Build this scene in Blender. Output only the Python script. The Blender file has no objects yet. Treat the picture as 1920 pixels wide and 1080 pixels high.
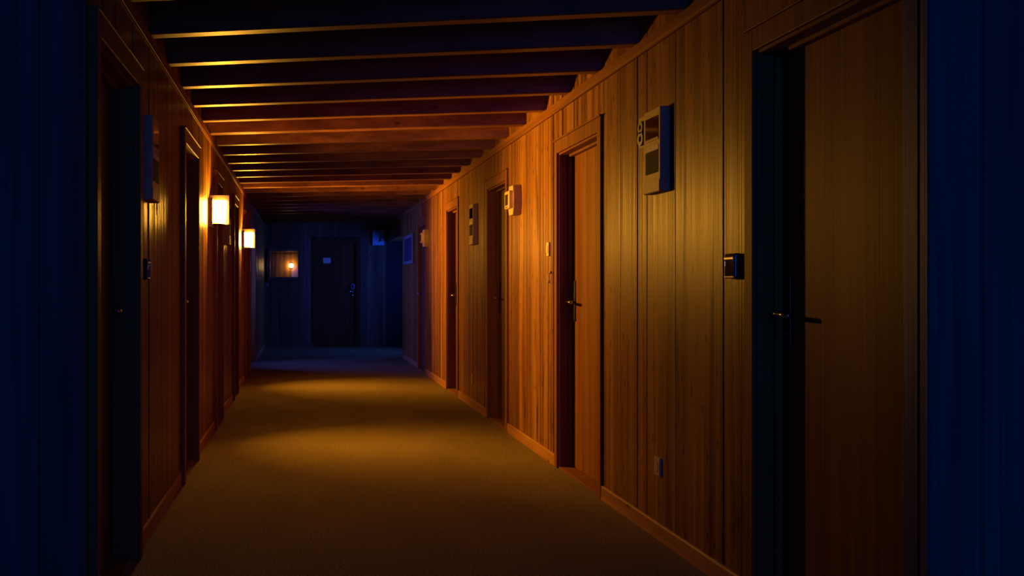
import bpy, bmesh, math, random
from mathutils import Vector, Matrix

SC = bpy.context.scene
COL = SC.collection

# ------------------------------------------------------------------ camera
CAMH = 1.13
F_PX = 2090.0
cam_d = bpy.data.cameras.new('camera')
cam = bpy.data.objects.new('camera', cam_d)
COL.objects.link(cam)
cam.location = (0, 0, CAMH)
cam.rotation_euler = (math.radians(90), 0, 0)
cam_d.sensor_width = 36.0
cam_d.lens = F_PX / 1920 * 36.0
cam_d.shift_x = (960 - 566) / 1920
cam_d.shift_y = -(540 - 537) / 1920
cam_d.clip_start = 0.02
SC.camera = cam

# ------------------------------------------------------------------ world, view, lights
SC.view_settings.view_transform = 'Standard'
SC.view_settings.look = 'None'
SC.view_settings.exposure = 0.0
SC.view_settings.gamma = 1.0
SC.view_settings.use_curve_mapping = False
SC.cycles.sample_clamp_indirect = 4.0
SC.cycles.caustics_reflective = False
SC.cycles.caustics_refractive = False

W = bpy.data.worlds.new('night')
SC.world = W
W.use_nodes = True
W.node_tree.nodes['Background'].inputs[0].default_value = (0.0, 0.11, 1.0, 1)
W.node_tree.nodes['Background'].inputs[1].default_value = 6.5

LAMP_COL = (1.0, 0.43, 0.035)
LAMP_STRENGTH = 320.0
LAMP_POWER = 26.0
LAMP_DOWN = 15.0
LAMP_SPREAD = 92.0
LAMP_AIM = (-0.42, -1.0, 0.04)      # lamp frame: -y into the corridor, +x away from the viewer


def area(name, loc, rot, sx, sy, power, color, spread=180):
    l = bpy.data.lights.new(name, 'AREA')
    l.shape = 'RECTANGLE'
    l.size, l.size_y = sx, sy
    l.energy = power
    l.spread = math.radians(spread)
    l.color = color
    o = bpy.data.objects.new(name, l)
    COL.objects.link(o)
    o.location = loc
    o.rotation_euler = rot
    return o


# unseen blue fill lights added inside the two side passages near the end
R90 = math.radians(90)
area('passage_fill_light', (2.75, 19.3, 1.45), (0, R90, 0), 1.2, 1.6, 40.0, (0.03, 0.10, 1.0), 135)
area('passage_fill_light', (-1.75, 16.1, 1.45), (0, -R90, 0), 1.2, 1.0, 42.0, (0.05, 0.09, 1.0), 110)

# ------------------------------------------------------------------ plan (metres; x right, y along the corridor)
XR, XL = 1.597, -0.695          # wall faces
YB, YE = -1.6, 20.9             # back end, end wall
ZT0, ZT1 = 2.227, 2.278         # cornice strip
ZC = 2.41                       # ceiling boards
RECESS = 0.085
YCR, YCL = 2.862, 3.575        # corridor corners, right and left; nearer than these lies the wider hall
HXL, HXR = -2.6, 3.4           # hall side walls

# ------------------------------------------------------------------ materials


def new_mat(name):
    m = bpy.data.materials.new(name)
    m.use_nodes = True
    nt = m.node_tree
    b = nt.nodes['Principled BSDF']
    return m, nt, b


def N(nt, t, **kw):
    n = nt.nodes.new(t)
    for k, v in kw.items():
        setattr(n, k, v)
    return n


def mapping(nt, scale):
    tc = N(nt, 'ShaderNodeTexCoord')
    mp = N(nt, 'ShaderNodeMapping')
    mp.inputs['Scale'].default_value = scale
    nt.links.new(tc.outputs['Object'], mp.inputs['Vector'])
    return mp.outputs['Vector']


def ramp(nt, src, stops):
    r = N(nt, 'ShaderNodeValToRGB')
    while len(r.color_ramp.elements) < len(stops):
        r.color_ramp.elements.new(0.5)
    for e, (p, c) in zip(r.color_ramp.elements, stops):
        e.position = p
        e.color = (*c, 1) if len(c) == 3 else c
    nt.links.new(src, r.inputs['Fac'])
    return r.outputs['Color']


def mixc(nt, a, b, fac, mode='MULTIPLY'):
    n = N(nt, 'ShaderNodeMix', data_type='RGBA', blend_type=mode)
    n.inputs[0].default_value = 1.0
    if isinstance(fac, (int, float)):
        n.inputs[0].default_value = fac
    else:
        nt.links.new(fac, n.inputs[0])
    for s, i in ((a, 6), (b, 7)):
        if isinstance(s, tuple):
            n.inputs[i].default_value = (*s, 1)
        else:
            nt.links.new(s, n.inputs[i])
    return n.outputs[2]


def wood(name, light, dark, axis='z', rough=0.42, knots=True, grain=1.0, bump=0.25, tone=True, stains=False, spec=0.15, flat=False, streak=0.0):
    m, nt, b = new_mat(name)

    def sc(across, along):
        return {'z': (across, across, along), 'x': (along, across, across), 'y': (across, along, across)}[axis]
    n1 = N(nt, 'ShaderNodeTexNoise')
    n1.inputs['Scale'].default_value = 1.0
    n1.inputs['Detail'].default_value = 4
    nt.links.new(mapping(nt, sc(16 * grain, 0.5)), n1.inputs['Vector'])
    n2 = N(nt, 'ShaderNodeTexNoise')
    n2.inputs['Scale'].default_value = 1.0
    n2.inputs['Detail'].default_value = 3
    nt.links.new(mapping(nt, sc(95 * grain, 1.6)), n2.inputs['Vector'])
    c = ramp(nt, n1.outputs['Fac'], [(0.36, dark), (0.62, light)])
    g = ramp(nt, n2.outputs['Fac'], [(0.30, (0.62, 0.58, 0.52)), (0.62, (1, 1, 1))])
    c = mixc(nt, c, g, 0.8)
    if tone:
        at = N(nt, 'ShaderNodeAttribute', attribute_name='tone')
        t = ramp(nt, at.outputs['Fac'], [(0.0, (0.72, 0.66, 0.60)), (1.0, (1.12, 1.12, 1.12))])
        c = mixc(nt, c, t, 1.0)
    if knots:
        v = N(nt, 'ShaderNodeTexVoronoi')
        v.inputs['Scale'].default_value = 1.0
        v.inputs['Randomness'].default_value = 1.0
        if flat:
            v.voronoi_dimensions = '2D'
            sx = N(nt, 'ShaderNodeSeparateXYZ')
            cx = N(nt, 'ShaderNodeCombineXYZ')
            nt.links.new(mapping(nt, (1, 8.5, 3.6)), sx.inputs[0])
            nt.links.new(sx.outputs['Y'], cx.inputs['X'])
            nt.links.new(sx.outputs['Z'], cx.inputs['Y'])
            nt.links.new(cx.outputs[0], v.inputs['Vector'])
        else:
            nt.links.new(mapping(nt, sc(6.5, 2.6)), v.inputs['Vector'])
        k = ramp(nt, v.outputs['Distance'], [(0.035, (0.14, 0.09, 0.07)), (0.10, (1, 1, 1))])
        c = mixc(nt, c, k, 0.85)
    if stains:
        s = N(nt, 'ShaderNodeTexNoise')
        s.inputs['Scale'].default_value = 1.0
        s.inputs['Detail'].default_value = 5
        nt.links.new(mapping(nt, (0, 10, 1.4) if flat else sc(9, 1.3)), s.inputs['Vector'])
        k = ramp(nt, s.outputs['Fac'], [(0.60, (1, 1, 1)), (0.68, (0.30, 0.22, 0.18))])
        c = mixc(nt, c, k, 0.8)
    nt.links.new(c, b.inputs['Base Color'])
    b.inputs['Roughness'].default_value = rough
    b.inputs['Specular IOR Level'].default_value = spec
    bp = N(nt, 'ShaderNodeBump')
    bp.inputs['Strength'].default_value = bump
    bp.inputs['Distance'].default_value = 0.004
    nt.links.new(n2.outputs['Fac'], bp.inputs['Height'])
    if streak:
        b2 = N(nt, 'ShaderNodeBump')
        b2.inputs['Strength'].default_value = streak
        b2.inputs['Distance'].default_value = 0.012
        n3 = N(nt, 'ShaderNodeTexNoise')
        n3.inputs['Scale'].default_value = 1.0
        n3.inputs['Detail'].default_value = 2
        nt.links.new(mapping(nt, sc(26, 0.45)), n3.inputs['Vector'])
        nt.links.new(n3.outputs['Fac'], b2.inputs['Height'])
        nt.links.new(b2.outputs['Normal'], bp.inputs['Normal'])
    nt.links.new(bp.outputs['Normal'], b.inputs['Normal'])
    return m


def plain(name, color, rough=0.5, metal=0.0, spec=0.5, noise=0.08):
    m, nt, b = new_mat(name)
    n1 = N(nt, 'ShaderNodeTexNoise')
    n1.inputs['Scale'].default_value = 1.0
    nt.links.new(mapping(nt, (30, 30, 30)), n1.inputs['Vector'])
    lo = tuple(max(0, x * (1 - noise)) for x in color)
    hi = tuple(min(1, x * (1 + noise)) for x in color)
    nt.links.new(ramp(nt, n1.outputs['Fac'], [(0.3, lo), (0.7, hi)]), b.inputs['Base Color'])
    b.inputs['Roughness'].default_value = rough
    b.inputs['Metallic'].default_value = metal
    b.inputs['Specular IOR Level'].default_value = spec
    return m


def emit(name, color, strength):
    m, nt, b = new_mat(name)
    b.inputs['Base Color'].default_value = (0.8, 0.75, 0.6, 1)
    b.inputs['Emission Color'].default_value = (*color, 1)
    b.inputs['Emission Strength'].default_value = strength
    return m


M = {}
M['wall'] = wood('varnished_pine_boards', (0.40, 0.19, 0.040), (0.17, 0.068, 0.015), rough=0.38, stains=True, spec=0.09, flat=True, streak=0.55)
M['leaf'] = wood('door_veneer', (0.29, 0.12, 0.030), (0.20, 0.076, 0.019), rough=0.5, knots=False, tone=False, grain=1.2, spec=0.05)
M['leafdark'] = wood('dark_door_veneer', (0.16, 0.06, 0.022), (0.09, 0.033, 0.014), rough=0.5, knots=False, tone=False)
M['casing'] = wood('casing_pine', (0.30, 0.125, 0.032), (0.21, 0.083, 0.021), rough=0.5, knots=False, tone=False, grain=1.6, spec=0.05)
M['cornice'] = wood('cornice_pine', (0.30, 0.125, 0.032), (0.20, 0.08, 0.02), axis='y', knots=False, tone=False, grain=1.6, spec=0.04, rough=0.55)
M['skirt'] = wood('skirting_pine', (0.52, 0.25, 0.08), (0.36, 0.16, 0.048), axis='y', knots=True, tone=False, grain=1.4)
M['beam'] = wood('beam_pine', (0.26, 0.10, 0.028), (0.14, 0.05, 0.016), axis='x', rough=0.42, spec=0.3, tone=False)
M['ceil'] = wood('ceiling_boards', (0.22, 0.085, 0.028), (0.13, 0.05, 0.018), axis='y', rough=0.6, tone=False)
M['endwall'] = wood('end_wall_boards', (0.24, 0.15, 0.10), (0.15, 0.09, 0.06), rough=0.5)
M['hallboards'] = wood('hall_boards_greyed_for_light', (0.14, 0.13, 0.11), (0.08, 0.075, 0.065), rough=0.5, knots=False, spec=0.1)  # boards greyed so that the dim blue light shows on them
M['plaster'] = plain('painted_wall', (0.38, 0.36, 0.34), rough=0.8)
M['cream'] = plain('cream_plastic', (0.45, 0.33, 0.15), rough=0.55, spec=0.15)
M['ivory'] = plain('ivory_plastic', (0.70, 0.52, 0.30), rough=0.35)
M['greyscr'] = plain('grey_display_card', (0.045, 0.03, 0.027), rough=0.75, spec=0.05)
M['blackgl'] = plain('black_glossy_panel', (0.008, 0.008, 0.014), rough=0.07, spec=0.3)
M['black'] = plain('black_enamel', (0.015, 0.012, 0.012), rough=0.4)
M['dark'] = plain('dark_bronze', (0.05, 0.035, 0.025), rough=0.35, metal=0.8)
M['chrome'] = plain('chrome', (0.75, 0.75, 0.76), rough=0.16, metal=1.0, noise=0.02)
M['shadeblack'] = plain('passage_painted_shade', (0.02, 0.02, 0.022), rough=0.8)  # near-black colour paints in the shade of the unlit passages
M['paper'] = plain('paper', (0.75, 0.68, 0.60), rough=0.8)
M['board'] = plain('notice_board_felt', (0.03, 0.035, 0.05), rough=0.6)
M['paleframe'] = plain('pale_frame', (0.20, 0.18, 0.16), rough=0.5)
M['exitsign'] = plain('exit_sign_face', (0.25, 0.6, 0.75), rough=0.5)
M['white'] = plain('white_print', (0.8, 0.8, 0.8), rough=0.6)
M['shade'] = emit('opal_shade_lit', LAMP_COL, LAMP_STRENGTH)
M['paneglow'] = emit('imitated_reflection_glow', (1.0, 0.62, 0.22), 40.0)  # glow imitating a lamp reflected in the end window

# carpet
m, nt, b = new_mat('loop_carpet')
n1 = N(nt, 'ShaderNodeTexNoise')
n1.inputs['Scale'].default_value = 1.0
n1.inputs['Detail'].default_value = 3
nt.links.new(mapping(nt, (110, 80, 110)), n1.inputs['Vector'])
n2 = N(nt, 'ShaderNodeTexNoise')
n2.inputs['Scale'].default_value = 1.0
nt.links.new(mapping(nt, (3, 1.5, 3)), n2.inputs['Vector'])
c = ramp(nt, n1.outputs['Fac'], [(0.30, (0.10, 0.070, 0.028)), (0.70, (0.31, 0.23, 0.10))])
c = mixc(nt, c, ramp(nt, n2.outputs['Fac'], [(0.3, (0.88, 0.88, 0.88)), (0.7, (1.05, 1.05, 1.05))]), 1.0)
nt.links.new(c, b.inputs['Base Color'])
b.inputs['Roughness'].default_value = 0.95
b.inputs['Specular IOR Level'].default_value = 0.1
bp = N(nt, 'ShaderNodeBump')
bp.inputs['Strength'].default_value = 0.6
bp.inputs['Distance'].default_value = 0.004
nt.links.new(n1.outputs['Fac'], bp.inputs['Height'])
nt.links.new(bp.outputs['Normal'], b.inputs['Normal'])
M['carpet'] = m

# pane: clear glass that also mirrors a little
m, nt, b = new_mat('window_glass')
nt.nodes.remove(b)
tr = N(nt, 'ShaderNodeBsdfTransparent')
gl = N(nt, 'ShaderNodeBsdfGlossy')
gl.inputs['Roughness'].default_value = 0.02
mx = N(nt, 'ShaderNodeMixShader')
mx.inputs[0].default_value = 0.012
nt.links.new(tr.outputs[0], mx.inputs[1])
nt.links.new(gl.outputs[0], mx.inputs[2])
nt.links.new(mx.outputs[0], nt.nodes['Material Output'].inputs[0])
M['glass'] = m

# ------------------------------------------------------------------ mesh helpers


class MB:
    def __init__(self):
        self.bm = bmesh.new()
        self.tone = self.bm.faces.layers.float.new('tone')

    def quad_prism(self, pts, lo, hi, axis='z', tone=0.5):
        """extrude a polygon (list of 2-tuples) between lo and hi along an axis"""
        def mk(p, h):
            if axis == 'z':
                return (p[0], p[1], h)
            if axis == 'y':
                return (p[0], h, p[1])
            return (h, p[0], p[1])
        a = [self.bm.verts.new(mk(p, lo)) for p in pts]
        b = [self.bm.verts.new(mk(p, hi)) for p in pts]
        n = len(pts)
        fs = [self.bm.faces.new(a), self.bm.faces.new(b)]
        for i in range(n):
            j = (i + 1) % n
            fs.append(self.bm.faces.new((a[i], a[j], b[j], b[i])))
        for f in fs:
            f[self.tone] = tone
        return self

    def box(self, x0, x1, y0, y1, z0, z1, bevel=0.0, tone=0.5, seg=2):
        before = set(self.bm.faces)
        r = bmesh.ops.create_cube(self.bm, size=1.0)
        for v in r['verts']:
            v.co = Vector(((x0 + x1) / 2 + v.co.x * (x1 - x0), (y0 + y1) / 2 + v.co.y * (y1 - y0), (z0 + z1) / 2 + v.co.z * (z1 - z0)))
        if bevel:
            es = list({e for v in r['verts'] for e in v.link_edges})
            bmesh.ops.bevel(self.bm, geom=es, offset=bevel, segments=seg, affect='EDGES', profile=0.5)
        for f in self.bm.faces:
            if f not in before:
                f[self.tone] = tone
        return self

    def cyl(self, p0, p1, r0, r1=None, n=16):
        r1 = r0 if r1 is None else r1
        p0, p1 = Vector(p0), Vector(p1)
        d = p1 - p0
        q = Vector((0, 0, 1)).rotation_difference(d.normalized()).to_matrix().to_4x4()
        bmesh.ops.create_cone(self.bm, cap_ends=True, segments=n, radius1=r0, radius2=r1, depth=d.length,
                              matrix=Matrix.Translation((p0 + p1) / 2) @ q)
        return self

    def tube(self, pts, r, n=10):
        for a, b_ in zip(pts[:-1], pts[1:]):
            self.cyl(a, b_, r, n=n)
        for p in pts[1:-1]:
            bmesh.ops.create_uvsphere(self.bm, u_segments=n, v_segments=8, radius=r, matrix=Matrix.Translation(p))
        return self

    def build(self, name, mat, parent=None, smooth=False):
        bmesh.ops.recalc_face_normals(self.bm, faces=self.bm.faces)
        me = bpy.data.meshes.new(name)
        self.bm.to_mesh(me)
        self.bm.free()
        me.materials.append(mat)
        if smooth:
            for p in me.polygons:
                p.use_smooth = True
        o = bpy.data.objects.new(name, me)
        COL.objects.link(o)
        if parent is not None:
            o.parent = parent
        return o


def tag(o, label=None, cat=None, group=None, kind=None):
    if label:
        o['label'] = label
    if cat:
        o['category'] = cat
    if group:
        o['group'] = group
    if kind:
        o['kind'] = kind
    return o


def empty(name, loc, rz=0.0):
    o = bpy.data.objects.new(name, None)
    o.empty_display_size = 0.1
    COL.objects.link(o)
    o.location = loc
    o.rotation_euler = (0, 0, rz)
    return o


def copy_tree(o, parent=None):
    c = o.copy()
    COL.objects.link(c)
    if parent is not None:
        c.parent = parent
    for ch in list(o.children):
        copy_tree(ch, c)
    return c


RZ = {'R': -math.pi / 2, 'L': math.pi / 2, 'E': 0.0}   # local -y looks out of the wall


def wall_empty(name, side, y, z, x=None):
    if side == 'R':
        return empty(name, (XR, y, z), RZ['R'])
    if side == 'L':
        return empty(name, (XL, y, z), RZ['L'])
    return empty(name, (x, YE, z), 0.0)


# ------------------------------------------------------------------ openings in the walls (y0, y1), door height
ZD = 1.957                                           # top of every door opening
RDOORS = [(2.88, 3.92), (5.985, 6.93), (8.69, 9.53), (11.40, 12.22), (14.33, 15.22)]
LDOORS = [(3.70, 4.60), (6.42, 7.22), (8.82, 9.46), (11.12, 11.74), (13.4, 14.3)]
ROPEN = [(17.75, YE)]
LOPEN = [(15.35, 16.85)]
DOOR_E = (0.27, 1.03)                                # x range of the door in the end wall
WIN_E = (-0.595, -0.075, 1.305, 1.795)               # pane of the end wall window x0,x1,z0,z1

# ------------------------------------------------------------------ floor, ceiling
tag(MB().box(-3.0, 4.0, YB - 0.2, YE + 2.2, -0.12, 0.0).build('floor', M['carpet']),
    'brown loop-pile carpet covering the corridor floor', 'floor', kind='structure')
mb = MB()
yy = YB - 0.2
xx = HXL
rnd = random.Random(3)
while xx < HXR:                                  # boards run along the corridor
    mb.box(xx + 0.002, xx + 0.118, YB - 0.2, YE + 0.1, ZC + rnd.uniform(0, 0.002), ZC + 0.03)
    xx += 0.12
mb.box(XL - 2.4, XR + 2.4, YB - 0.3, YE + 2.2, ZC + 0.025, ZC + 0.16)
tag(mb.build('ceiling', M['ceil']), 'dark board ceiling above the wooden beams', 'ceiling', kind='structure')

# ------------------------------------------------------------------ boarded walls


def board_layout(seed, a, b):
    r = random.Random(seed)
    e = [a]
    while e[-1] < b:
        e.append(e[-1] + r.choice([0.10, 0.13, 0.15, 0.15, 0.18]))
    return [(e[i], e[i + 1], r.random(), r.uniform(-0.0018, 0.0018), r.uniform(-0.0013, 0.0028)) for i in range(len(e) - 1)]


def boards(mb, face, sgn, layout, y0, y1, z0, z1):
    """vertical boards on the plane x=face; sgn +1 when the wall body lies at larger x"""
    for (a, b_, t, tilt, cup) in layout:
        p, q = max(a, y0), min(b_, y1)
        if q - p < 0.006:
            continue
        g = 0.0022

        def off(y):
            u = (y - a) / (b_ - a) * 2 - 1
            return tilt * u + cup * (u * u) - 0.0
        ys = [p + (q - p) * k / 6 for k in range(7)]
        pts = [(face + sgn * 0.022, p + 0.0006), (face + sgn * (0.0035 + off(p)), p + 0.0006)]
        for k, y in enumerate(ys):
            y2 = min(max(y, p + g), q - g)
            pts.append((face + sgn * off(y), y2))
        pts += [(face + sgn * (0.0035 + off(q)), q - 0.0006), (face + sgn * 0.022, q - 0.0006)]
        mb.quad_prism(pts, z0, z1, 'z', tone=t)


def long_wall(name, face, sgn, doors, opens, seed, label, y0):
    mb = MB()
    lay = board_layout(seed, YB, YE)
    cuts = sorted(doors + opens)
    y = y0
    x0, x1 = sorted((face + sgn * 0.02, face + sgn * 0.20))
    for (a, b_) in cuts + [(YE, YE)]:
        if a > y:
            boards(mb, face, sgn, lay, y, a, 0, ZC)
            mb.box(x0, x1, y, a, 0, ZC)
        if b_ > a:
            boards(mb, face, sgn, lay, a, b_, ZD, ZC)
            mb.box(x0, x1, a, b_, ZD, ZC)
        y = b_
    return tag(mb.build(name, M['wall']), label, 'wall', kind='structure')


long_wall('wall_right', XR, 1, RDOORS, ROPEN, 11, 'right corridor wall of vertical varnished pine boards with knots', YCR)
long_wall('wall_left', XL, -1, LDOORS, LOPEN, 29, 'left corridor wall of vertical varnished pine boards beside the lamps', YCL)

# end wall with its window and door openings
mb = MB()


def eboards(x0, x1, z0, z1):
    r = random.Random(7)
    x = -1.2
    while x < 2.2:
        w = r.choice([0.10, 0.12, 0.14])
        t = r.random()
        p, q = max(x, x0), min(x + w, x1)
        if q - p > 0.006:
            g = 0.003
            mb.quad_prism([(p + 0.0005, YE + 0.02), (p + 0.0005, YE + 0.005), (p + g, YE), (q - g, YE), (q - 0.0005, YE + 0.005), (q - 0.0005, YE + 0.02)], z0, z1, 'z', t)
        x += w
    mb.box(x0, x1, YE + 0.018, YE + 0.12, z0, z1)


eboards(XL - 0.2, WIN_E[0], 0, ZC)
eboards(WIN_E[0], WIN_E[1], 0, WIN_E[2])
eboards(WIN_E[0], WIN_E[1], WIN_E[3], ZC)
eboards(WIN_E[1], DOOR_E[0], 0, ZC)
eboards(DOOR_E[0], DOOR_E[1], ZD, ZC)
eboards(DOOR_E[1], XR - 0.02, 0, ZC)
tag(mb.build('wall_end', M['endwall']), 'dark end wall of vertical boards closing the corridor', 'wall', kind='structure')

# the hall the viewer stands in: two short walls facing the viewer, side walls, back wall with a wide window opening


def facing_boards(mb, x0, x1, y, seed):
    r = random.Random(seed)
    x = x0
    while x < x1:
        w = r.choice([0.115, 0.14, 0.14, 0.16])
        p, q = x, min(x + w, x1)
        if q - p > 0.01:
            g = 0.0035
            mb.quad_prism([(p + 0.0005, y + 0.02), (p + 0.0005, y + 0.006), (p + g, y), (q - g, y), (q - 0.0005, y + 0.006), (q - 0.0005, y + 0.02)], 0, ZC, 'z', r.random())
        x += w
    mb.box(x0, x1, y + 0.018, y + 0.12, 0, ZC)


mb = MB()
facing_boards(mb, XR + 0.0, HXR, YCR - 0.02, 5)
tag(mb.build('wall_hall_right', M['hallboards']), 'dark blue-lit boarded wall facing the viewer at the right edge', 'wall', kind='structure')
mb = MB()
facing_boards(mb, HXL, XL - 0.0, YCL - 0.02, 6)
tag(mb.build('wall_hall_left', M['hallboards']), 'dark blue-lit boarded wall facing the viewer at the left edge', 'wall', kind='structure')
tag(MB().box(HXR, HXR + 0.12, YB - 0.15, YCR + 0.1, 0, ZC).build('wall_hall_side_right', M['plaster']), 'plain side wall of the hall on the right of the viewer', 'wall', kind='structure')
tag(MB().box(HXL - 0.12, HXL, YB - 0.15, YCL + 0.1, 0, ZC).build('wall_hall_side_left', M['plaster']), 'plain side wall of the hall on the left of the viewer', 'wall', kind='structure')
mb = MB()
WB = (-0.4, 1.6, 0.75, 1.95)
mb.box(HXL - 0.12, HXR + 0.12, YB - 0.15, YB, 0, WB[2])
mb.box(HXL - 0.12, HXR + 0.12, YB - 0.15, YB, WB[3], ZC)
mb.box(HXL - 0.12, WB[0], YB - 0.15, YB, WB[2], WB[3])
mb.box(WB[1], HXR + 0.12, YB - 0.15, YB, WB[2], WB[3])
tag(mb.build('wall_back', M['plaster']), 'wall behind the viewer with a wide window opening', 'wall', kind='structure')

# side passages (dark openings near the far end)
mb = MB()
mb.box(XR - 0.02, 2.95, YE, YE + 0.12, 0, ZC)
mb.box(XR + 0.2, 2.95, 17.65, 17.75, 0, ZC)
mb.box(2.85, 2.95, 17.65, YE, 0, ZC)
tag(mb.build('wall_passage_right', M['shadeblack']), 'walls of the dark side passage opening right near the end', 'wall', kind='structure')
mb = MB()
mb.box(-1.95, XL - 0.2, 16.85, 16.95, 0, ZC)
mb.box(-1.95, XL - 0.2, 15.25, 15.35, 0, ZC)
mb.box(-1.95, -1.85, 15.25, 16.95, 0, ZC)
tag(mb.build('wall_passage_left', M['shadeblack']), 'walls of the dark side passage opening left beyond the lamps', 'wall', kind='structure')

# cornice strips, skirting
for nm, x0, x1, side in (('trim_1', XR - 0.014, XR + 0.004, 'right'), ('trim_2', XL - 0.004, XL + 0.008, 'left')):
    mb = MB()
    y0 = YCR if side == 'right' else YCL
    mb.box(x0, x1, y0, YE, ZT0, ZT1, bevel=0.003)
    mb.box(x0 + (0.004 if side == 'right' else -0.004) - 0.003, x1 + (0 if side == 'right' else 0.0) - (0.0 if side == 'right' else 0.003), y0, YE, ZT0 - 0.010, ZT0)
    tag(mb.build(nm, M['cornice']), 'narrow pine cornice strip running along the top of the %s wall' % side, 'trim', kind='structure')

CW = 0.07          # casing width


def skirting(side, doors, opens):
    cuts = sorted([(a - CW, b_ + CW) for a, b_ in doors] + opens)
    y = YCR if side == 'R' else YCL
    where = []
    for (a, b_) in cuts + [(YE, YE)]:
        if a - y > 0.08:
            mb = MB()
            pr = [(0.0, 0.0), (0.0125, 0.0), (0.0125, 0.066), (0.009, 0.074), (0.0, 0.074)]
            if side == 'R':
                mb.quad_prism([(XR + 0.002 - p[0], p[1]) for p in pr], y, a, 'y')
            else:
                mb.quad_prism([(XL - 0.002 + p[0], p[1]) for p in pr], y, a, 'y')
            where.append((mb.build('baseboard_' + ('right' if side == 'R' else 'left'), M['skirt']), y, a))
        y = b_
    return where


ORD = ['first', 'second', 'third', 'fourth', 'fifth', 'sixth', 'seventh', 'eighth']
for side, doors, opens, word in (('R', RDOORS, ROPEN, 'right'), ('L', LDOORS, LOPEN, 'left')):
    for i, (o, a, b_) in enumerate(skirting(side, doors, opens)):
        tag(o, 'pine skirting board on the %s wall, %s length counted from the viewer' % (word, ORD[i]), 'baseboard',
            '%s wall skirting boards' % word, 'structure')
tag(MB().box(XL, DOOR_E[0] - CW, YE - 0.0125, YE + 0.002, 0, 0.07).build('baseboard_end', M['endwall']),
    'dark skirting under the window of the end wall', 'baseboard', kind='structure')
tag(MB().box(DOOR_E[1] + CW, XR - 0.02, YE - 0.0125, YE + 0.002, 0, 0.07).build('baseboard_end', M['endwall']),
    'dark skirting right of the door in the end wall', 'baseboard', kind='structure')

# ------------------------------------------------------------------ ceiling beams
bx0, bx1 = XL, XR
SK = -0.47 / (XR - XL)                                # beams run a little askew
NTH = ['first', 'second', 'third', 'fourth', 'fifth', 'sixth', 'seventh', 'eighth', 'ninth', 'tenth', 'eleventh', 'twelfth',
       'thirteenth', 'fourteenth', 'fifteenth', 'sixteenth', 'seventeenth', 'eighteenth', 'nineteenth', 'twentieth',
       'twenty-first', 'twenty-second', 'twenty-third', 'twenty-fourth', 'twenty-fifth']
k = 0
while True:
    yl = 4.47 + 0.662 * k
    if yl > YE - 0.15:
        break
    mb = MB()
    h = 0.045
    e = 0.06
    pts = [(bx0 - e, yl - h - SK * e), (bx1 + e, yl - h + SK * (bx1 + e - bx0)), (bx1 + e, yl + h + SK * (bx1 + e - bx0)), (bx0 - e, yl + h - SK * e)]
    mb.quad_prism(pts, ZT1 + 0.001, ZC + 0.004, 'z')
    bmesh.ops.bevel(mb.bm, geom=[e_ for e_ in mb.bm.edges if abs(e_.verts[0].co.z - e_.verts[1].co.z) < 1e-5 and e_.verts[0].co.z < 2.3 and abs(e_.verts[0].co.x - e_.verts[1].co.x) > 1],
                    offset=0.006, segments=1, affect='EDGES')
    tag(mb.build('ceiling_beam', M['beam']),
        'dark wooden beam across the ceiling, %s counted from the top of the photo' % NTH[k], 'beam', 'ceiling beams')
    k += 1

# ------------------------------------------------------------------ doors


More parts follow.
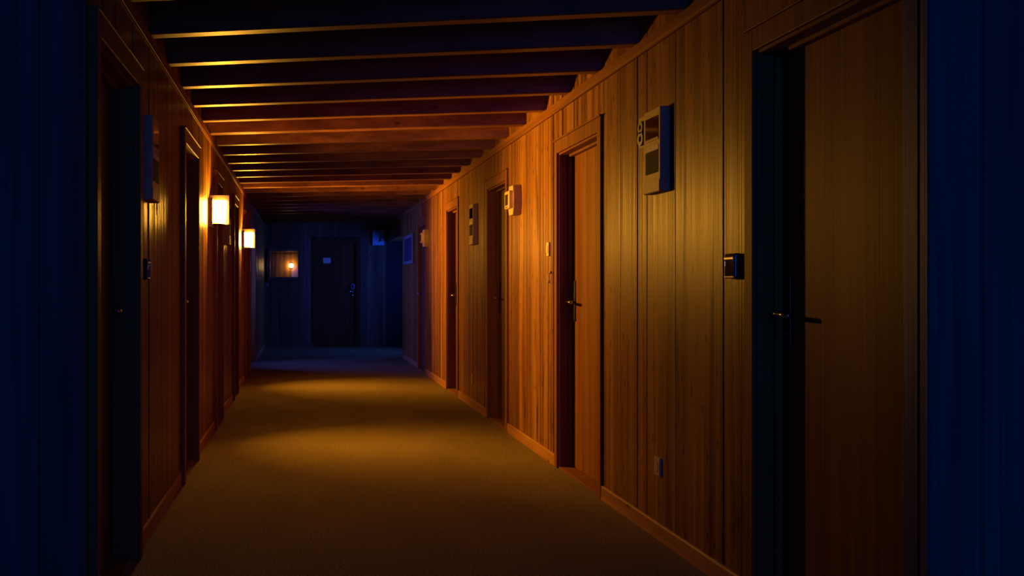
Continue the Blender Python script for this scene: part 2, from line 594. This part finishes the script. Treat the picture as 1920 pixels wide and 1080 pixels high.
def door(name, root, w, label, leafmat, casmat, recess=RECESS, plate_h=0.25, lever=True, tagplate=False, ring=False, zd=ZD, hinge_far=False, ct=0.014, near_casing=True):
    """local frame: x to the right seen from the corridor, -y out of the wall; the handle sits at the left (hs=-1) or right edge"""
    hs = -1 if not hinge_far else 1
    tag(root, label, 'door', kind='structure')
    h = w / 2
    # casing: two uprights and a head
    for s in ((-1, 1) if near_casing else (-1,)):
        mb = MB()
        a, b_ = sorted((s * h, s * (h + CW)))
        mb.box(a, b_, -ct, 0.004, 0.0, zd + 0.078, bevel=0.003)
        mb.build('casing_upright', casmat, root)
    mb = MB()
    mb.box(-h, h, -ct, 0.004, zd, zd + 0.078, bevel=0.003)
    mb.box(-h - CW - 0.004, h + (CW + 0.004 if near_casing else 0.0), -ct - 0.006, 0.004, zd + 0.078, zd + 0.088, bevel=0.002)
    mb.build('casing_head', casmat, root)
    # jamb lining
    mb = MB()
    mb.box(-h, -h + 0.012, 0.0, recess + 0.05, 0, zd)
    mb.box(h - 0.012, h, 0.0, recess + 0.05, 0, zd)
    mb.box(-h + 0.012, h - 0.012, 0.0, recess + 0.05, zd - 0.012, zd)
    # stop bead
    mb.box(-h + 0.012, -h + 0.026, recess - 0.030, recess - 0.002, 0, zd - 0.012)
    mb.box(-h + 0.026, h - 0.026, recess - 0.030, recess - 0.002, zd - 0.026, zd - 0.012)
    mb.box(h - 0.026, h - 0.012, recess - 0.030, recess - 0.002, 0, zd - 0.012)
    mb.build('jamb', casmat, root)
    mb = MB()
    mb.box(-h + 0.012, h - 0.012, 0.0, recess + 0.05, 0, 0.012, bevel=0.003)
    mb.build('threshold', casmat, root)
    lf = MB().box(-h + 0.015, h - 0.015, recess, recess + 0.04, 0.016, zd - 0.015, bevel=0.002).build('leaf', leafmat, root)
    MB().box(-h + 0.012, h - 0.012, recess + 0.046, recess + 0.05, 0.0, zd - 0.012).build('backing', M['black'], root)
    # handle set
    hx = hs * (h - 0.075)
    pl = MB().box(hx - 0.02, hx + 0.02, recess - 0.008, recess + 0.001, CAMH - 0.215, CAMH + 0.035, bevel=0.003).build('handle_plate', M['dark'], lf)
    mb = MB()
    zl = CAMH - 0.095
    mb.cyl((hx, recess - 0.006, zl), (hx, recess - 0.05, zl), 0.009)
    mb.tube([(hx, recess - 0.05, zl), (hx - hs * 0.02, recess - 0.055, zl), (hx - hs * 0.115, recess - 0.052, zl - 0.003)], 0.0085)
    mb.build('lever', M['chrome'], lf, smooth=True)
    mb = MB()
    mb.cyl((hx, recess - 0.006, CAMH - 0.165), (hx, recess - 0.014, CAMH - 0.165), 0.009)
    mb.cyl((hx, recess - 0.006, CAMH + 0.02), (hx, recess - 0.011, CAMH + 0.02), 0.004, n=8)
    mb.cyl((hx, recess - 0.006, CAMH - 0.205), (hx, recess - 0.011, CAMH - 0.205), 0.004, n=8)
    mb.build('lock_cylinder', M['chrome'], lf, smooth=False)
    # hinges
    for zz in (0.25, 1.70):
        MB().cyl((-hs * (h - 0.014), recess - 0.004, zz - 0.045), (-hs * (h - 0.014), recess - 0.004, zz + 0.045), 0.007, n=10).build('hinge', M['dark'], lf)
    if tagplate:
        MB().box(0.16, 0.25, recess - 0.003, recess + 0.001, 1.655, 1.69, bevel=0.001).build('name_plate', M['ivory'], lf)
    if ring:
        mb = MB()
        q = [(hx + 0.03 * math.cos(t), recess - 0.05, CAMH + 0.0 + 0.05 * math.sin(t)) for t in [i * math.pi / 8 for i in range(17)]]
        mb.tube(q, 0.007, n=6)
        mb.build('lock_ring', M['chrome'], lf, smooth=True)
    return root


rl = ['wide dark doorway nearest the viewer in the right wall, door half in shadow',
      'pine door with dark handle set in the right wall left of the large display box',
      'recessed dark door behind the oval alarm on the right wall',
      'recessed dark door left of the small display box on the right wall',
      'dark brown door at the far end of the lit right wall beneath the small alarm']
for i, (a, b_) in enumerate(RDOORS):
    r = empty('door_%d' % (i + 1), (XR, (a + b_) / 2, 0), RZ['R'])
    door('d', r, b_ - a, rl[i], M['leaf'] if i in (0, 1) else M['leafdark'], M['casing'], tagplate=(i == 1),
         recess=RECESS if i < 4 else 0.03, near_casing=i > 0)
ll = ['dark blue recessed door nearest the viewer in the left wall',
      'dark recessed door in the left wall between the display box and the nearest lamp',
      'dark door in the left wall just beyond the nearest lamp',
      'narrow-looking dark door in the left wall just before the farther lamp',
      'dark door in the left wall just beyond the farther lamp']
for i, (a, b_) in enumerate(LDOORS):
    r = empty('door_%d' % (i + 6), (XL, (a + b_) / 2, 0), RZ['L'])
    door('d', r, b_ - a, ll[i], M['leafdark'], M['casing'], hinge_far=True, ct=0.030)
r = empty('door_11', ((DOOR_E[0] + DOOR_E[1]) / 2, YE, 0), 0)
door('d', r, DOOR_E[1] - DOOR_E[0], 'dark door with a pale paper notice in the end wall', M['leafdark'], M['leafdark'], recess=0.03, hinge_far=True, ring=True)
n_ = MB().box(0.40, 0.54, YE + 0.026, YE + 0.0285, 1.565, 1.665).build('paper_notice', M['paper'])
tag(n_, 'small pale paper notice stuck on the dark end door', 'notice')

# ------------------------------------------------------------------ end wall window
wr = empty('window_1', ((WIN_E[0] + WIN_E[1]) / 2, YE, WIN_E[2]), 0)
tag(wr, 'square window in the end wall, its lamp reflection imitated by an added lamp behind', 'window', kind='structure')
ww, wh = (WIN_E[1] - WIN_E[0]) / 2, WIN_E[3] - WIN_E[2]
mb = MB()
mb.box(-ww - 0.045, -ww, -0.018, 0.06, -0.045, wh + 0.045, bevel=0.003)
mb.box(ww, ww + 0.045, -0.018, 0.06, -0.045, wh + 0.045, bevel=0.003)
mb.box(-ww, ww, -0.018, 0.06, wh, wh + 0.045, bevel=0.003)
mb.box(-ww, ww, -0.018, 0.06, -0.045, 0, bevel=0.003)
mb.build('window_frame', M['endwall'], wr)
MB().box(-ww, ww, 0.030, 0.036, 0, wh).build('pane', M['glass'], wr)
# small room added behind the window to hold the imitated reflection
mb = MB()
rx0, rx1, ry0, ry1 = -1.3, 0.22, YE + 0.12, YE + 1.6
mb.box(rx0, rx1, ry1, ry1 + 0.08, 0, ZC)
mb.box(rx0 - 0.08, rx0, ry0, ry1 + 0.08, 0, ZC)
mb.box(rx1, rx1 + 0.08, ry0, ry1 + 0.08, 0, ZC)
tag(mb.build('wall_added_room', M['wall']), 'wooden walls of the small room added behind the end wall window', 'wall', kind='structure')

# ------------------------------------------------------------------ wall lamps


def make_lamp():
    root = empty('wall_lamp', (0, 0, 0))
    z0, z1 = -0.084, 0.082
    MB().box(-0.050, 0.050, -0.034, 0.004, -0.118, 0.100, bevel=0.003).build('back_plate', M['dark'], root)
    # opal glass shade, flat towards the near side, front edge a little lower, narrower towards the bottom
    bm_ = MB()
    top = [(-0.048, -0.034), (-0.048, -0.112), (-0.030, -0.132), (0.046, -0.132), (0.046, -0.034)]
    bot = [(-0.044, -0.034, z0 + 0.010), (-0.044, -0.106, z0 - 0.002), (-0.028, -0.124, z0 - 0.006), (0.046, -0.124, z0 - 0.006), (0.046, -0.034, z0 + 0.010)]
    a = [bm_.bm.verts.new((p[0], p[1], z1)) for p in top]
    b_ = [bm_.bm.verts.new(p) for p in bot]
    bm_.bm.faces.new(a)
    bm_.bm.faces.new(b_)
    for i in range(5):
        bm_.bm.faces.new((a[i], a[(i + 1) % 5], b_[(i + 1) % 5], b_[i]))
    bm_.build('shade', M['shade'], root)
    mb = MB()
    mb.quad_prism([(p[0] * 0.98, p[1]) for p in bot], z0 - 0.010, z0 - 0.007)
    mb.build('bottom_tray', M['dark'], root)
    # opaque cheek on the far side and a small cap
    MB().box(0.048, 0.054, -0.150, -0.002, z0 - 0.010, z1 + 0.045, bevel=0.001).build('side_cheek', M['dark'], root)
    # the lamp's directed output, leaving through its front
    l = bpy.data.lights.new('lamp_output', 'AREA')
    l.shape = 'RECTANGLE'
    l.size, l.size_y = 0.05, 0.12
    l.energy = LAMP_POWER
    l.color = LAMP_COL
    l.spread = math.radians(LAMP_SPREAD)
    lo = bpy.data.objects.new('lamp_output', l)
    COL.objects.link(lo)
    lo.parent = root
    lo.location = (-0.002, -0.138, 0.0)
    lo.rotation_euler = Vector(LAMP_AIM).to_track_quat('-Z', 'Z').to_euler()
    l = bpy.data.lights.new('lamp_downlight', 'AREA')
    l.shape = 'RECTANGLE'
    l.size, l.size_y = 0.07, 0.07
    l.energy = LAMP_DOWN
    l.color = LAMP_COL
    l.spread = math.radians(76)
    lo = bpy.data.objects.new('lamp_downlight', l)
    COL.objects.link(lo)
    lo.parent = root
    lo.location = (0.0, -0.085, z0 - 0.012)
    lo.rotation_euler = Vector((-0.30, -0.95, -1.0)).to_track_quat('-Z', 'Z').to_euler()
    return root


lamp0 = make_lamp()
lamp0.location = (XL, 8.30, CAMH + 0.556)
lamp0.rotation_euler = (0, 0, RZ['L'])
tag(lamp0, 'larger-looking lit wall lamp on the left wall, nearest the viewer', 'lamp', 'lit wall lamps')
lamp1 = copy_tree(lamp0)
lamp1.location = (XL, 12.90, CAMH + 0.54)
for ch in lamp1.children:
    if ch.type == 'LIGHT':
        ch.data = ch.data.copy()
        ch.data.energy *= 1.3
for ch in lamp1.children:                       # the farther lamp is turned a little more across the corridor
    if ch.name.startswith('lamp_output'):
        ch.rotation_euler = Vector((-0.22, -1.0, 0.04)).to_track_quat('-Z', 'Z').to_euler()
tag(lamp1, 'farther lit wall lamp low beside the dark blue end of the corridor', 'lamp', 'lit wall lamps')
# lamp added behind the window, imitating a corridor lamp mirrored in the pane
r = empty('wall_lamp', (-0.215, ry1, CAMH + 0.42), 0)
tag(r, 'small lit lamp added behind the end wall window to imitate a reflection', 'lamp')
MB().box(-0.03, 0.03, -0.012, 0.0, -0.06, 0.06, bevel=0.003).build('back_plate', M['dark'], r)
mb = MB()
bmesh.ops.create_uvsphere(mb.bm, u_segments=16, v_segments=12, radius=0.045, matrix=Matrix.Translation((0, -0.055, 0)))
mb.build('shade', M['paneglow'], r, smooth=True)

# ------------------------------------------------------------------ display boxes beside the doors


def make_box():
    root = empty('display_box', (0, 0, 0))
    w, h, d = 0.115, 0.185, 0.042
    MB().box(-w, w, -d, 0.002, -h, h, bevel=0.003).build('casing', M['cream'], root)
    p = MB().box(-0.088, w - 0.018, -d - 0.0016, -d + 0.004, 0.055, 0.150, bevel=0.001).build('upper_panel', M['blackgl'], root)
    MB().box(-0.088, w - 0.018, -d - 0.004, -d + 0.002, 0.044, 0.055, bevel=0.001).build('panel_ledge', M['cream'], root)
    p = MB().box(-0.085, w - 0.02, -d - 0.0016, -d + 0.004, -0.100, 0.022, bevel=0.001).build('lower_panel', M['greyscr'], root)
    MB().box(-0.085, w - 0.02, -d - 0.0026, -d, -0.000, 0.022, bevel=0.0005).build('paper_strip', M['paper'], p)
    MB().box(-w + 0.004, w - 0.003, -d - 0.003, -d + 0.002, -h + 0.003, -0.132, bevel=0.001).build('bottom_flap', M['cream'], root)
    return root


disp = make_box()
disp.location = (XR, 4.955, CAMH + 0.60)
disp.rotation_euler = (0, 0, RZ['R'])
tag(disp, 'large-looking display box with a black 8 on its left, right wall', 'box', 'room display boxes')
spots = [('R', 10.25, 0.567, 'small pale display box between the two farther recessed doors, right wall'),
         ('L', 4.98, 0.565, 'display box with a blue side face on the left wall near the viewer'),
         ('L', 10.12, 0.560, 'display box on the left wall just right of the nearest lamp')]
for side, y, z, lab in spots:
    c = copy_tree(disp)
    c.location = (XR if side == 'R' else XL, y, CAMH + z)
    c.rotation_euler = (0, 0, RZ[side])
    tag(c, lab, 'box', 'room display boxes')

# the numeral 8: two stacked rings cut from thick sheet, fixed left of the big box
mb = MB()


def ring(cx, cz, ro, ri, sz, y0, y1, n=28):
    vo0, vi0, vo1, vi1 = [], [], [], []
    for i in range(n):
        t = 2 * math.pi * i / n
        c_, s_ = math.cos(t), math.sin(t) * sz
        vo0.append(mb.bm.verts.new((cx + ro * c_, y0, cz + ro * s_)))
        vi0.append(mb.bm.verts.new((cx + ri * c_, y0, cz + ri * s_)))
        vo1.append(mb.bm.verts.new((cx + ro * c_, y1, cz + ro * s_)))
        vi1.append(mb.bm.verts.new((cx + ri * c_, y1, cz + ri * s_)))
    for i in range(n):
        j = (i + 1) % n
        for q in ((vo0[i], vo0[j], vi0[j], vi0[i]), (vo1[i], vi1[i], vi1[j], vo1[j]), (vo0[i], vo1[i], vo1[j], vo0[j]), (vi0[i], vi0[j], vi1[j], vi1[i])):
            mb.bm.faces.new(q)


ring(0, 0.026, 0.036, 0.015, 0.80, -0.040, -0.030)
ring(0, -0.026, 0.041, 0.018, 0.78, -0.040, -0.0301)
num = empty('house_number', (XR, 5.135, CAMH + 0.705), RZ['R'])
tag(num, 'black numeral 8 standing off the wall left of the large display box', 'number')
mb.build('numeral', M['black'], num)
MB().box(-0.05, 0.05, -0.029, -0.024, -0.068, 0.075, bevel=0.001).build('plate', M['cream'], num)
MB().cyl((0, -0.024, 0), (0, 0.003, 0), 0.006, n=10).build('spacer', M['dark'], num)

# ------------------------------------------------------------------ wall alarms


def make_alarm():
    root = empty('wall_alarm', (0, 0, 0))
    w, h = 0.105, 0.108
    c = 0.055
    body = [(-w + 0.03, -h), (w - 0.03, -h), (w, -h + c), (w, h - c), (w - 0.03, h), (-w + 0.03, h), (-w, h - c), (-w, -h + c)]
    MB().quad_prism(body, -0.055, 0.002, 'y').build('body', M['cream'], root)
    bmf = MB().quad_prism([(x * 0.97, z * 0.97) for x, z in body], -0.060, -0.054, 'y')
    bmf.build('front_plate', M['ivory'], root)
    f = MB().box(-0.095, 0.085, -0.090, -0.058, -0.062, 0.068, bevel=0.008, seg=3).build('sounder', M['ivory'], root)
    MB().box(-0.060, 0.045, -0.092, -0.088, -0.036, 0.044, bevel=0.002).build('grille', M['greyscr'], f)
    for x in (-0.02, 0.015):
        mb = MB()
        bmesh.ops.create_uvsphere(mb.bm, u_segments=10, v_segments=8, radius=0.006, matrix=Matrix.Translation((x, -0.090, -0.050)))
        mb.build('indicator', M['chrome'], f, smooth=True)
    return root


al = make_alarm()
al.location = (XR, 8.20, CAMH + 0.632)
al.rotation_euler = (0, 0, RZ['R'])
tag(al, 'cream wall alarm with a thick faceted body between two right wall doors', 'alarm', 'wall alarms')
c = copy_tree(al)
c.location = (XR, 14.13, CAMH + 0.61)
c.rotation_euler = (0, 0, RZ['R'])
tag(c, 'small-looking cream alarm by the farthest lit door, right wall', 'alarm', 'wall alarms')

# ------------------------------------------------------------------ glossy card readers


def make_reader():
    root = empty('card_reader', (0, 0, 0))
    MB().box(-0.05, 0.05, -0.022, 0.002, -0.046, 0.046, bevel=0.005, seg=3).build('casing', M['blackgl'], root)
    MB().box(-0.046, 0.046, -0.027, -0.020, 0.022, 0.034, bevel=0.003).build('chrome_bar', M['chrome'], root)
    MB().box(-0.042, -0.030, -0.026, -0.020, -0.004, 0.020, bevel=0.003).build('chrome_edge', M['chrome'], root)
    MB().box(-0.046, 0.046, -0.026, -0.020, -0.043, -0.036, bevel=0.002).build('lower_bar', M['chrome'], root)
    mb = MB()
    bmesh.ops.create_uvsphere(mb.bm, u_segments=10, v_segments=8, radius=0.005, matrix=Matrix.Translation((0.036, -0.023, 0.018)))
    mb.build('button', M['chrome'], root, smooth=True)
    return root


rd = make_reader()
rd.location = (XR, 4.105, CAMH + 0.075)
rd.rotation_euler = (0, 0, RZ['R'])
tag(rd, 'glossy black card reader with chrome edges left of the nearest right doorway', 'card reader', 'card readers')
c = copy_tree(rd)
c.location = (XL, 4.90, CAMH + 0.075)
c.rotation_euler = (0, 0, RZ['L'])
tag(c, 'dark card reader with bright glints below the left wall display box', 'card reader', 'card readers')

# ------------------------------------------------------------------ sockets and switches


def make_socket():
    root = empty('wall_socket', (0, 0, 0))
    MB().box(-0.041, 0.041, -0.011, 0.002, -0.041, 0.041, bevel=0.004, seg=3).build('cover_plate', M['cream'], root)
    mb = MB().cyl((0, -0.0105, 0), (0, -0.0135, 0), 0.026, n=24)
    mb.build('rim', M['cream'], root)
    mb = MB()
    mb.cyl((-0.0095, -0.0134, 0), (-0.0095, -0.0142, 0), 0.0025, n=8)
    mb.cyl((0.0095, -0.0134, 0), (0.0095, -0.0142, 0), 0.0025, n=8)
    mb.build('pin_holes', M['black'], root)
    return root


so = make_socket()
so.location = (XR, 4.985, CAMH - 0.805)
so.rotation_euler = (0, 0, RZ['R'])
tag(so, 'wall socket low on the right wall below the large display box', 'socket', 'wall sockets')
for side, y, z, lab in (('R', 10.4, -0.865, 'wall socket low between the two farther recessed doors on the right wall'),
                        ('L', 9.85, -0.89, 'wall socket low on the left wall just beyond the nearest lamp')):
    c = copy_tree(so)
    c.location = (XR if side == 'R' else XL, y, CAMH + z)
    c.rotation_euler = (0, 0, RZ[side])
    tag(c, lab, 'socket', 'wall sockets')

sw = wall_empty('light_switch', 'R', 7.20, CAMH + 0.24)
tag(sw, 'slim pale light switch left of the pine door on the right wall', 'switch')
MB().box(-0.03, 0.03, -0.012, 0.002, -0.045, 0.045, bevel=0.003).build('cover_plate', M['ivory'], sw)
MB().box(-0.02, 0.02, -0.016, -0.010, -0.026, 0.026, bevel=0.002).build('rocker', M['ivory'], sw)
hk = wall_empty('wall_hook', 'R', 7.13, CAMH + 0.06)
tag(hk, 'tiny pale hook below the slim light switch, right wall', 'hook')
mb = MB()
mb.cyl((0, 0.002, 0.03), (0, -0.014, 0.03), 0.009, n=12)
mb.tube([(0, -0.012, 0.03), (0, -0.018, 0.0), (0, -0.014, -0.035), (0, -0.026, -0.03)], 0.0045, n=8)
mb.build('hook', M['ivory'], hk, smooth=True)

# key tag hanging under the left display box
kc = wall_empty('hanging_key', 'L', 5.06, CAMH + 0.375)
tag(kc, 'small key hanging from a short chain beneath the left display box', 'key')
mb = MB()
mb.tube([(0, -0.036, 0.012), (0, -0.036, -0.012)], 0.002, n=6)
mb.build('chain', M['dark'], kc)
mb = MB()
mb.tube([(0.009 * math.cos(t), -0.036, -0.021 + 0.009 * math.sin(t)) for t in [i * math.pi / 5 for i in range(11)]], 0.002, n=6)
mb.box(-0.002, 0.002, -0.038, -0.034, -0.052, -0.029)
mb.build('key_blade', M['chrome'], kc)

# ------------------------------------------------------------------ far end: notice board, exit sign, conduit, switch, bracket
nb = wall_empty('notice_board', 'R', 16.52, CAMH + 0.545)
tag(nb, 'pale framed notice board on the blue far stretch of right wall', 'notice board')
mb = MB()
bw, bh = 0.72, 0.215
mb.box(-bw, bw, -0.03, 0.002, bh - 0.05, bh, bevel=0.003)
mb.box(-bw, bw, -0.03, 0.002, -bh, -bh + 0.05, bevel=0.003)
mb.box(-bw, -bw + 0.12, -0.03, 0.002, -bh + 0.05, bh - 0.05, bevel=0.003)
mb.box(bw - 0.12, bw, -0.03, 0.002, -bh + 0.05, bh - 0.05, bevel=0.003)
mb.build('frame', M['paleframe'], nb)
MB().box(-bw + 0.12, bw - 0.12, -0.014, 0.0, -bh + 0.05, bh - 0.05).build('backing', M['board'], nb)

ex = empty('exit_sign', (1.43, YE, CAMH + 0.91), 0)
tag(ex, 'pale blue-green exit sign box high on the right of the end wall', 'sign')
MB().box(-0.11, 0.11, -0.05, 0.002, -0.14, 0.14, bevel=0.006).build('housing', M['exitsign'], ex)
mb = MB()
for x0 in (-0.055, -0.025, 0.005, 0.035):
    mb.box(x0, x0 + 0.02, -0.0515, -0.049, 0.085, 0.115)
mb.build('lettering', M['white'], ex)
mb = MB()
mb.box(0.035, 0.055, -0.0515, -0.049, -0.07, 0.06)
mb.quad_prism([(0.0, -0.07), (0.035, -0.07), (0.035, 0.03)], -0.0515, -0.049, 'y')
mb.build('pictogram', M['black'], ex)

cd = empty('wall_conduit', (-0.655, YE, CAMH + 0.04), 0)
tag(cd, 'thin dark vertical conduit left of the end wall window', 'conduit')
MB().cyl((0, -0.012, 0.03), (0, -0.012, 0.66), 0.014, n=12).build('pipe', M['black'], cd, smooth=True)
MB().box(-0.028, 0.028, -0.035, 0.002, -0.04, 0.035, bevel=0.004).build('box', M['paleframe'], cd)

s2 = empty('light_switch', (1.2, YE, CAMH + 0.035), 0)
tag(s2, 'small switch with a bright dot right of the end door', 'switch')
MB().box(-0.035, 0.035, -0.010, 0.002, -0.035, 0.035, bevel=0.003).build('cover_plate', M['endwall'], s2)
mb = MB()
bmesh.ops.create_uvsphere(mb.bm, u_segments=10, v_segments=8, radius=0.010, matrix=Matrix.Translation((0, -0.012, 0)))
mb.build('knob', M['chrome'], s2, smooth=True)

br = wall_empty('wall_bracket', 'L', 15.0, CAMH + 0.99)
tag(br, 'small pale triangular bracket high on the left wall beyond the lamps', 'bracket')
MB().quad_prism([(0.0, 0.05), (-0.08, 0.05), (0.0, -0.05)], -0.03, 0.03, 'x').build('plate', M['paleframe'], br)
